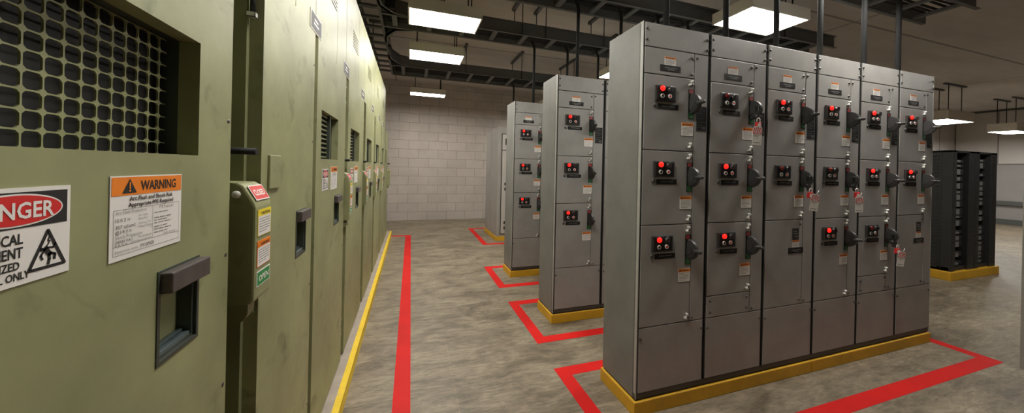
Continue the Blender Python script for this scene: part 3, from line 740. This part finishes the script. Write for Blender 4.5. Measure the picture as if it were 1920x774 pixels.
def mech_box():
    """operating mechanism cover: sloped crown, rounded lower lip; origin at foot of its hinge corner. u along the aisle, v up, w out"""
    m = MB()
    wd = 0.102; prof = [(-0.075, 0.0), (0.026, 0.0), (0.034, 0.008), (0.034, 0.262), (0.030, 0.276), (0.004, 0.322), (-0.010, 0.330), (-0.075, 0.330)]
    # profile in (x,z) extruded along y
    v = [(p[0], 0, p[1]) for p in prof]+[(p[0], wd, p[1]) for p in prof]; n = len(prof)
    f = [tuple(range(n)), tuple(range(2*n-1, n-1, -1))]+[(i, n+i, n+(i+1) % n, (i+1) % n) for i in range(n)]
    vs, fs = m.add(v, f, GREEN)
    es = [e for e in {e for fc in fs for e in fc.edges} if all(vv.co.x > -0.02 for vv in e.verts)]
    bmesh.ops.bevel(m.bm, geom=es, offset=0.006, segments=2, affect='EDGES', profile=0.6)
    for fc in m.bm.faces: fc.material_index = 0
    m.lathe([(0.010, 0), (0.010, 0.004), (0.0004, 0.005)], (-0.010, 0.001, 0.298), (0, -1, 0), BRIGHT, 14)
    cover = m.mesh('mechanism_cover')
    m = MB()
    arc = [(-0.075, 0.0)]+[(-0.020+0.036*math.sin(a), -0.022-0.034*math.cos(a)) for a in [PI*k/12 for k in range(7)]]+[(0.016, 0.0)]
    v = [(p[0], 0.012, p[1]) for p in arc]+[(p[0], 0.05, p[1]) for p in arc]; n = len(arc)
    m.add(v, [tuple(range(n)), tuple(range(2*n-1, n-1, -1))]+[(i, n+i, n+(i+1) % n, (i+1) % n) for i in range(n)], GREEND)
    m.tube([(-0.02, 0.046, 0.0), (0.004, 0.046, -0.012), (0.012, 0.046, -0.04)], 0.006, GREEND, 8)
    foot = m.mesh('lower_bracket')
    def lab(head, word, h, border, body=True):
        q = MB(FACE_AISLE); a = 0.0425; b = h/2
        q.box(-a, a, -b, b, 0, 0.0012, border)
        if body:
            q.rect(-a*0.93, -b*0.95, a*0.93, b*0.50, 0.0016, WHITE)
            q.rect(-a*0.93, b*0.50, a*0.93, b*0.95, 0.0016, head)
            q.text(word, a*0.1, b*0.6, h*0.11, 0.002, INK, width=a*1.3, align='C')
            dash_lines(q, -a*0.8, b*0.26, a*0.8, 6, b*0.19, b*0.06, 0.002, GREYINK, 4)
        else:
            q.rect(-a*0.92, -b*0.88, a*0.92, b*0.88, 0.0016, head); q.text(word, 0, -h*0.19, h*0.38, 0.002, WHITE, width=a*1.45, align='C')
        return q
    labs = [('closed_label', lab(STKRED, 'CLOSED', 0.046, WHITE, False).mesh('closed_label')), ('caution_label', lab(STKYEL, 'CAUTION', 0.074, STKYEL).mesh('caution_label')),
            ('warning_label', lab(ORANGE, 'WARNING', 0.072, ORANGE).mesh('warning_label')), ('open_label', lab(STKGRN, 'OPEN', 0.042, WHITE, False).mesh('open_label'))]
    return cover, foot, labs
COVER, FOOT, LABS = mech_box()
def add_mech(t, y, z, x=0.0):
    c = put('mechanism_cover', COVER, t, (x, y, z))
    put('lower_bracket', FOOT, t, (x, y, z))
    for (nm, me), (dz, dx, tilt) in zip(LABS, ((0.300, 0.0195, -0.515), (0.217, 0.0342, 0), (0.131, 0.0342, 0), (0.062, 0.0342, 0))):
        put(nm, me, c, (dx, 0.053, dz), (0, tilt, 0))
    m = MB(); m.cyl((-0.07, 0.02, 0.415), (0.026, 0.02, 0.415), 0.0095, CONDUIT, 12); put('operating_shaft', m, t, (x, y-0.0, z))

def hinge_mesh(l):
    m = MB(); m.cyl((0, 0, 0), (0, 0, l), 0.0065, CONDUIT, 10)
    m.box(-0.014, 0.010, -0.009, 0.009, -0.012, 0.004, BRIGHT, 0.002); m.box(-0.014, 0.010, -0.009, 0.009, l-0.004, l+0.012, BRIGHT, 0.002)
    return m.mesh('hinge')
HINGE = hinge_mesh(0.10)

def switchgear(label, ys, ye, d0, d1, top=2.725, door_top=2.035, sign=None, holes=(), deep=False):
    t = thing('switchgear_cabinet', label, 'electrical cabinet', (XG, ys, PZ), 'green switchgear cabinets')
    L = ye-ys; h = top-PZ; a, b = d0-ys, d1-ys
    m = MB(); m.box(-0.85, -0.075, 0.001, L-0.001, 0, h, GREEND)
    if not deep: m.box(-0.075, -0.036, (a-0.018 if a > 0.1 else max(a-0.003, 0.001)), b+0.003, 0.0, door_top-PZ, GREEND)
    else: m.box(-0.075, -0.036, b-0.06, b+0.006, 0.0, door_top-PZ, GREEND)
    put('body', m, t)
    if top > door_top+0.1:
        m = MB(); zz = door_top-PZ
        m.box(-0.075, -0.006, 0.002, L*0.62, zz, h, GREEN, 0.002); m.box(-0.075, -0.006, L*0.62+0.003, L-0.002, zz, h, GREEN, 0.002)
        m.M = FACE_AISLE
        for k in range(6):
            m.box(L*0.30, L*0.58, zz+0.30+k*0.022, zz+0.308+k*0.022, -0.006, -0.003, GREEN, 0.001)
        up = put('upper_panel', m, t)
    m = MB(FACE_AISLE); hs = [(y0-ys, y1-ys, z0-PZ, z1-PZ) for (y0, y1, z0, z1) in holes]
    m.plate(a, b, 0.012, door_top-PZ-0.006, -0.036, 0, hs, GREEN)
    for z in (0.25, 0.8, 1.12, 1.45, 1.8):
        m.lathe([(0.005, 0), (0.005, 0.001), (0.002, 0.0015)], (b-0.012, z, 0), (0, 0, 1), BOLT, 8)
    d = put('door', m, t)
    for z in (0.155, 1.79):
        put('hinge', HINGE, t, (-0.024, a-0.014, z))
    if sign and top > door_top+0.1:
        put('name_sign', name_sign(sign[0]-ys, sign[1]-ys, sign[2]-PZ, sign[3]-PZ), t, (-0.006, 0, 0))
    return t, d
def pull(d, ys, y0, y1, z0, z1):
    f, g, l = recess_handle(y0-ys, y1-ys, z0-PZ, z1-PZ)
    put('handle_recess', f, d); o = put('grip_bar', g, d); put('lower_ledge', l, d)
def window(d, ys, y0, y1, z0, z1):
    m = MB(FACE_AISLE); a, b, c, e = y0-ys, y1-ys, z0-PZ, z1-PZ
    m.rect(a, c, b, e, -0.0355, GLASS_DARK)
    n = 10
    for k in range(n):
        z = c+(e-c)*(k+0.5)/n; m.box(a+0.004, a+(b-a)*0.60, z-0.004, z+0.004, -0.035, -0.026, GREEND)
    m.box(a+(b-a)*0.60, a+(b-a)*0.66, c, e, -0.035, -0.012, TEAL)
    put('louvred_window', m, d)

# first section: vented door beside the camera
ys = 0.10
t, d = switchgear('green switchgear cabinet with a square-mesh vent and two large safety signs', ys, 0.985, 0.14, 0.978, holes=[(0.27, 0.851, 1.442, 1.680), (0.741, 0.860, 1.054, 1.228)], sign=None, deep=True)
put('perforated_grille', grid_sheet(0.275-ys, 0.275-ys+22*0.0265, 1.440-PZ, 1.440-PZ+9*0.0268, 0.0265, -0.056), d)
m = MB(FACE_AISLE); m.rect(0.262-ys, 1.43-PZ, 0.860-ys, 1.69-PZ, -0.074, INK); m.plate(0.262-ys, 0.860-ys, 1.43-PZ, 1.69-PZ, -0.074, -0.036, [(0.27-ys, 0.851-ys, 1.442-PZ, 1.680-PZ)], TEAL); put('vent_backing', m, d)
pull(d, ys, 0.741, 0.860, 1.054, 1.228)
put('arc_flash_sign', arc_flash_sign(0.641-ys, 1.272-PZ, 0.157, 0.132), d)
put('danger_sign', danger_sign(0.455-ys, 1.2815-PZ, 0.127, 0.113), d)
# second section: plain door
ys = 0.99
t, d = switchgear('green switchgear cabinet with a plain door and a pull, no window', ys, 1.71, 1.152, 1.685, holes=[(1.472, 1.598, 1.050, 1.240)], sign=(1.622, 1.80, 2.038, 2.122))
pull(d, ys, 1.472, 1.598, 1.050, 1.240)
m = MB(FACE_AISLE); m.box(1.197-ys, 1.284-ys, 1.345-PZ, 1.455-PZ, -0.002, 0.008, GREEN, 0.003); put('cover_tab', m, d)
add_mech(t, 1.035-ys, 1.045-PZ)
secs = [(1.71, 2.434, 1.735, 2.43, 'nearest the plain-door cabinet'), (2.434, 3.304, 2.525, 3.30, 'second past the plain door'), (3.304, 4.204, 3.44, 4.20, 'third past the plain door'), (4.204, 5.104, 4.35, 5.10, 'fourth past the plain door'), (5.104, 5.90, 5.26, 5.86, 'last of the tall windowed ones')]
signs = [(1.715, 1.80), (2.36, 2.47), (3.16, 3.33), (3.95, 4.12), (4.72, 4.90)]
for k, (ys, ye, d0, d1, where) in enumerate(secs):
    o0 = 0.085 if k == 0 else 0.11
    y0 = d0+o0; y1 = y0+(0.385 if k == 0 else 0.42)
    if k == 4: y1 = y0+0.36
    hy = d0+0.40 if k != 4 else d0+0.36
    sg = {0: (2.355, 2.545), 1: (3.15, 3.34), 2: (3.93, 4.12), 3: (4.70, 4.89), 4: (5.40, 5.58)}[k]
    t, d = switchgear('green switchgear cabinet with a louvred window, '+where, ys, ye, d0, d1, holes=[(y0, y1, 1.456, 1.702), (hy, hy+0.135, 1.064, 1.243)], sign=(sg[0], sg[1], 2.038, 2.12))
    window(d, ys, y0, y1, 1.456, 1.702)
    pull(d, ys, hy, hy+0.135, 1.064, 1.243)
    dm = cached('dsm', lambda: danger_sign(-0.06, -0.0565, 0.12, 0.113)); am = cached('asm', lambda: arc_flash_sign(-0.08, -0.066, 0.16, 0.132))
    put('danger_sign', dm, d, (0, d0+0.178-ys, 1.347-PZ)); put('arc_flash_sign', am, d, (0, d0+0.38-ys, 1.35-PZ))
    if k > 0: add_mech(t, 0.008, 1.045-PZ)
ys = 5.90
t, d = switchgear('short green switchgear cabinet closing the far end of the line', ys, 6.72, 5.97, 6.66, top=2.06, door_top=2.04, holes=[(6.05, 6.40, 1.456, 1.702)])
window(d, ys, 6.05, 6.40, 1.456, 1.702)
add_mech(t, 6.56-ys, 1.045-PZ, 0.02)

# ------------------------------------------------------------------ suspended lamps
def lamp(x0, x1, y0, y1, z, label, axis='x', th=0.115, group='suspended ceiling lamps'):
    cx, cy = (x0+x1)/2, (y0+y1)/2
    t = thing('suspended_lamp', label, 'ceiling lamp', (cx, cy, z), group)
    a, b = (x1-x0)/2, (y1-y0)/2; lip = 0.014
    m = MB(); m.plate(-a, a, -b, b, 0, 0.02, [(-a+lip, a-lip, -b+lip, b-lip)], HOUSING)
    m.box(-a, a, -b, b, 0.02, th, HOUSING, 0.004)
    put('housing', m, t)
    m = MB(); m.box(-a+lip+0.001, a-lip-0.001, -b+lip+0.001, b-lip-0.001, 0.006, 0.0195, LAMP); put('diffuser', m, t)
    for s in (-1, 1):
        m = MB()
        if axis == 'x':   # strut runs across the short side
            px = s*a*0.72
            m.box(px-0.022, px+0.022, -b*0.8, b*0.8, HC-z-0.035, HC-z, STEEL, 0.003); put('ceiling_strut', m, t)
            pts = [(px, -b*0.55), (px, b*0.55)]
        else:
            py = s*b*0.62
            m.box(-a*0.8, a*0.8, py-0.025, py+0.025, HC-z-0.035, HC-z, STEEL, 0.003); put('ceiling_strut', m, t)
            pts = [(-a*0.5, py), (a*0.5, py)]
        for px2, py2 in pts:
            m = MB(); m.cyl((px2, py2, th), (px2, py2, HC-z-0.03), 0.007, CONDUIT, 8); put('hanger_rod', m, t)
    return t
ZL = 3.0
lamp(-0.06, 0.692, 3.34, 3.75, ZL, 'largest of the lamps hanging over the aisle by the green cabinets')
lamp(-0.06, 0.695, 4.54, 4.96, ZL, 'middle lamp of the three hanging over the green cabinet aisle')
lamp(-0.05, 0.70, 7.155, 7.47, ZL, 'farthest small lamp hanging before the block wall')
lamp(3.03, 3.835, 2.195, 2.625, ZL, 'big bright lamp hanging behind the nearest row of grey cabinets')
lamp(3.0, 3.76, 4.36, 4.77, ZL, 'lamp showing a bright sliver over the second row')
lamp(11.6, 12.75, 3.95, 4.5, 2.76, 'lamp hanging just past the end of the nearest grey row', 'y', 0.22)
lamp(15.1, 16.15, 4.02, 4.48, 2.70, 'farthest lamp hanging before the white wall panels', 'y', 0.22)
# unseen lamps: some follow from handle shadows, others are added for light
G2 = 'further lamps out of view'
lamp(2.85, 3.65, 1.10, 1.52, ZL, 'lamp over the near aisle in front of the grey cabinets', group=G2)
lamp(-0.06, 0.69, 0.98, 1.38, ZL, 'lamp over the near end of the green cabinet aisle', group=G2)
lamp(3.03, 3.8, 7.15, 7.5, ZL, 'added unseen lamp behind the pale cabinet', group=G2)  # unseen lamp put in to brighten the block wall
lamp(7.0, 7.8, 0.98, 1.38, ZL, 'added unseen lamp over the floor near the racks', group=G2)  # unseen lamp put in to light the room by the racks

# ------------------------------------------------------------------ cable trays, conduits
def tray(x0, x1, y0, y1, z, label, rung0=0.12, pitch=0.25, hang=(), along='x'):
    """ladder tray: two channel rails, rungs, hanger rods with ceiling struts"""
    t = thing('cable_tray', label, 'cable tray', (0, 0, 0), 'overhead cable trays')
    h, fl = 0.155, 0.028
    def B(m, u0, u1, v0, v1, za, zb, mat=STEEL):
        (m.box(u0, u1, v0, v1, za, zb, mat) if along == 'x' else m.box(v0, v1, u0, u1, za, zb, mat))
    u0, u1, v0, v1 = (x0, x1, y0, y1) if along == 'x' else (y0, y1, x0, x1)
    for (a, s) in ((v0, 1), (v1, -1)):
        m = MB(); e = a+s*0.004
        B(m, u0, u1, min(a, e), max(a, e), z, z+h)
        g = a-s*fl
        B(m, u0, u1, min(a, g), max(a, g), z, z+0.006); B(m, u0, u1, min(a, g), max(a, g), z+h-0.006, z+h)
        put('side_rail', m, t)
    u = u0+rung0
    while u < u1-0.02:
        m = MB(); B(m, u-0.028, u+0.028, v0+0.004, v1-0.004, z+0.012, z+0.036); put('rung', m, t); u += pitch
    for hx in hang:
        m = MB(); B(m, hx-0.022, hx+0.022, v0-0.07, v1+0.07, HC-0.04, HC); put('ceiling_strut', m, t)
        for v in (v0-0.012, v1+0.012):
            m = MB(); p, q = ((hx, v, z+0.005), (hx, v, HC-0.03)) if along == 'x' else ((v, hx, z+0.005), (v, hx, HC-0.03))
            m.cyl(p, q, 0.006, CONDUIT, 8); put('hanger_rod', m, t)
    return t
def cables(x0, x1, y0, y1, z, n, along='x', label='', seed=0):
    m = MB(); rnd = random.Random(seed)
    for k in range(n):
        v = y0+(y1-y0)*(k+0.5)/n; r = rnd.uniform(0.010, 0.016)
        pts = []
        L = 12
        for i in range(L+1):
            u = x0+(x1-x0)*i/L; dv = rnd.uniform(-0.012, 0.012); pts.append((u, v+dv, z+r) if along == 'x' else (v+dv, u, z+r))
        m.tube(pts, r, CONDUIT, 6)
    o = put('power_cables', m); tag(o, label, 'cables'); o['kind'] = 'stuff'
TZ = 3.10
TR0 = tray(-0.365, 5.32, 1.655, 1.985, TZ, 'cable tray ending highest, above the nearest row of grey cabinets', hang=(0.5, 2.2, 4.6), rung0=0.25, pitch=0.40)
TRA = tray(-0.365, 5.30, 2.765, 3.045, TZ, 'cable tray running behind the big bright lamp', hang=(0.5, 1.75, 4.35), rung0=0.18, pitch=0.40)
TRB = tray(-0.365, 5.28, 3.82, 4.135, TZ, 'cable tray crossing above the third row of grey cabinets', hang=(0.33, 1.30, 1.62, 2.48), rung0=0.15, pitch=0.395)
TRC = tray(-0.365, 5.28, 5.72, 6.29, TZ, 'farthest cable tray, crossing before the block wall', hang=(0.9, 1.95, 3.05), rung0=0.20, pitch=0.395)
tray(-0.575, -0.37, 1.9, 6.30, TZ, 'cable tray running lengthwise over the front of the green cabinets', along='y', hang=(2.6, 5.25), rung0=0.2, pitch=0.27)
# chamfered bends where the crossing trays meet the lengthwise one
for y, s_, tt in ((3.82, -0.62, TRB), (4.135, 1, TRB), (5.72, -1, TRC), (3.045, 0.62, TRA)):
    m = MB(); pts = [(-0.366, y+s_*0.55), (-0.354, y+s_*0.55), (-0.335, y+s_*0.33), (-0.22, y+s_*0.10), (0.0, y+s_*0.010), (0.0, y-s_*0.004), (-0.24, y+s_*0.055), (-0.362, y+s_*0.31)]
    fl_ = [(-0.366, y+s_*0.55), (-0.330, y+s_*0.55), (-0.312, y+s_*0.35), (-0.205, y+s_*0.13), (0.0, y+s_*0.032), (0.0, y-s_*0.004), (-0.24, y+s_*0.055), (-0.362, y+s_*0.31)]
    m.prism(pts, TZ, TZ+0.155, STEEL); m.prism(fl_, TZ, TZ+0.006, STEEL); m.prism(fl_, TZ+0.149, TZ+0.155, STEEL); put('bend_rail', m, tt)
m = MB(); m.box(-0.362, -0.20, 3.66, 3.78, TZ+0.01, TZ+0.16, CONDUIT, 0.01); put('junction_box', m, TRB)
cables(-0.3, 5.1, 1.71, 1.93, TZ+0.037, 5, 'x', 'dark cables lying in the tray nearest the front', 1)
cables(-0.3, 5.0, 2.82, 2.99, TZ+0.037, 5, 'x', 'dark cables lying in the tray behind the big lamp', 2)
cables(-0.3, 5.1, 3.88, 4.08, TZ+0.037, 5, 'x', 'dark cables lying in the tray over the third row', 3)
cables(-0.3, 5.1, 5.80, 6.20, TZ+0.037, 6, 'x', 'dark cables lying in the tray before the block wall', 4)

TOPZ = 2.305
def conduit(x, y, label, z0=TOPZ, r=0.0165, run=0.3):
    """straight riser that bends over into the tray above it"""
    m = MB(); R = 0.14; zt = TZ+0.075
    pts = [(x, y, z0), (x, y, zt-R)]
    for k in range(1, 9):
        a = k/8*PI/2; pts.append((x-R*(1-math.cos(a)), y, zt-R+R*math.sin(a)))
    pts.append((x-R-run, y, zt))
    m.tube(pts, r, CONDUIT, 12); m.lathe([(r*1.5, 0), (r*1.5, 0.016), (r*1.15, 0.018)], (x, y, z0), (0, 0, 1), CONDUIT, 12)
    tag(put('conduit', m), label, 'conduit', 'conduits rising from the cabinets into the trays')
ords = ['first', 'second', 'third', 'fourth', 'fifth', 'sixth']
for i, x in enumerate((1.595, 2.12, 2.63, 3.13, 3.70, 4.20)):
    conduit(x, 1.725, ords[i]+' dark conduit along the nearest row, counted from the green cabinet aisle', r=0.0185, run=0.25)
for i, x in enumerate((1.585, 2.095, 2.58, 3.00)):
    conduit(x, 2.90, ords[i]+' dark conduit rising from the second row, counted from the aisle')
for i, x in enumerate((1.56, 2.06, 2.55)):
    conduit(x, 4.05, ords[i]+' dark conduit rising from the third row, counted from the aisle')
conduit(1.96, 6.2, 'conduit rising from the pale cabinet by the block wall', 2.233)

# ------------------------------------------------------------------ black equipment racks
m = MB(); m.box(7.13, 8.47, 2.375, 3.45, 0, 0.115, YELLOW, 0.005); tag(put('equipment_plinth', m), 'yellow plinth under the black equipment racks', 'plinth')
def rack(x, label, seed, w=0.61):
    t = thing('equipment_rack', label, 'rack', (x, 2.405, 0.115), 'black equipment racks')
    H = 1.70; D = 0.98
    m = MB()
    for a, b in ((0, 0.11), (w-0.17, w)):
        m.box(a, b, 0, 0.10, 0, H, RACK, 0.004)
        for k in range(40): m.box(a+0.02, b-0.02, -0.003, 0, 0.04+k*0.041, 0.06+k*0.041, RACK)
    m.box(0, w, 0, D, H-0.03, H, RACK, 0.004); m.box(0, w, 0.02, D, 0, 0.05, RACK); m.box(0.01, w-0.01, D-0.03, D, 0, H, RACK); m.box(w-0.012, w, 0.05, D, 0.02, H-0.01, RACK)
    put('frame', m, t)
    m = MB(); m.box(0.0, 0.012, 0.10, D, 0.0, H-0.01, RACK)
    for k in range(34): m.box(-0.008, 0.0, 0.12, D-0.02, 0.03+k*0.048, 0.055+k*0.048, RACK, 0.003, 1)
    put('side_panel', m, t)
    rnd = random.Random(seed); z = 0.07
    while z < H-0.12:
        h = rnd.choice((0.045, 0.07, 0.09)); g = rnd.choice((0.006, 0.02, 0.07))
        m = MB(); m.box(0.115, w-0.18, 0.05, 0.55, z, z+h, RACK, 0.003)
        m.box(0.118, 0.26, 0.02, 0.05, z+0.006, z+h-0.006, MODULE, 0.003)
        if rnd.random() < 0.4: m.box(0.29, 0.33, 0.04, 0.05, z+0.015, z+h-0.02, LEDGE, 0.002)
        put('module', m, t); z += h+g
    return t
rack(7.205, 'black equipment rack with a slatted side, nearer the grey cabinets', 3)
rack(7.205+0.625, 'black equipment rack standing farther from the grey cabinets', 8)

# ------------------------------------------------------------------ cabinet cut by the frame edge
t = thing('control_cabinet', 'worn pale metal cabinet cut off by the picture edge', 'electrical cabinet', (3.09, 0.30, 0))
m = MB(); m.box(0.02, 0.55, 0.02, 0.48, 0.0, 1.34, PALE, 0.004); put('carcass', m, t)
m = MB(); m.box(0.0, 0.02, 0.0, 0.50, 0.43, 1.36, PALE, 0.003); put('side_panel', m, t)
bm_ = MB(); bm_.lathe([(0.014, 0), (0.014, 0.012), (0.009, 0.014), (0.009, 0.024)], (0, 0, 0), (-1, 0, 0), BLACK, 12); bm_ = bm_.mesh('fixing_bolt')
for z in (0.40, 0.29): put('fixing_bolt', bm_, t, (0.02, 0.462, z))

# ------------------------------------------------------------------ camera, view
cam = bpy.data.cameras.new('camera'); co = bpy.data.objects.new('camera', cam); COL.objects.link(co)
cam.sensor_width = 36; cam.lens = 600.263*36/1920; cam.shift_y = (314.877-387)/1920; cam.clip_start = 0.02
co.location = (0, 0, 1.43)
co.matrix_world = Matrix.Translation((0, 0, 1.43)) @ Matrix.Rotation(-0.3059, 4, 'Z') @ Matrix.Rotation(PI/2, 4, 'X') @ Matrix.Rotation(0.022, 4, 'Z')
SC.camera = co
wd = bpy.data.worlds.new('world'); SC.world = wd; wd.use_nodes = True
wd.node_tree.nodes['Background'].inputs['Color'].default_value = (0.5, 0.48, 0.45, 1); wd.node_tree.nodes['Background'].inputs['Strength'].default_value = 0.05
vs = SC.view_settings; vs.view_transform = 'Standard'; vs.look = 'None'; vs.gamma = 1; vs.use_curve_mapping = False; vs.exposure = 0.0
SC.cycles.max_bounces = 8; SC.cycles.diffuse_bounces = 5
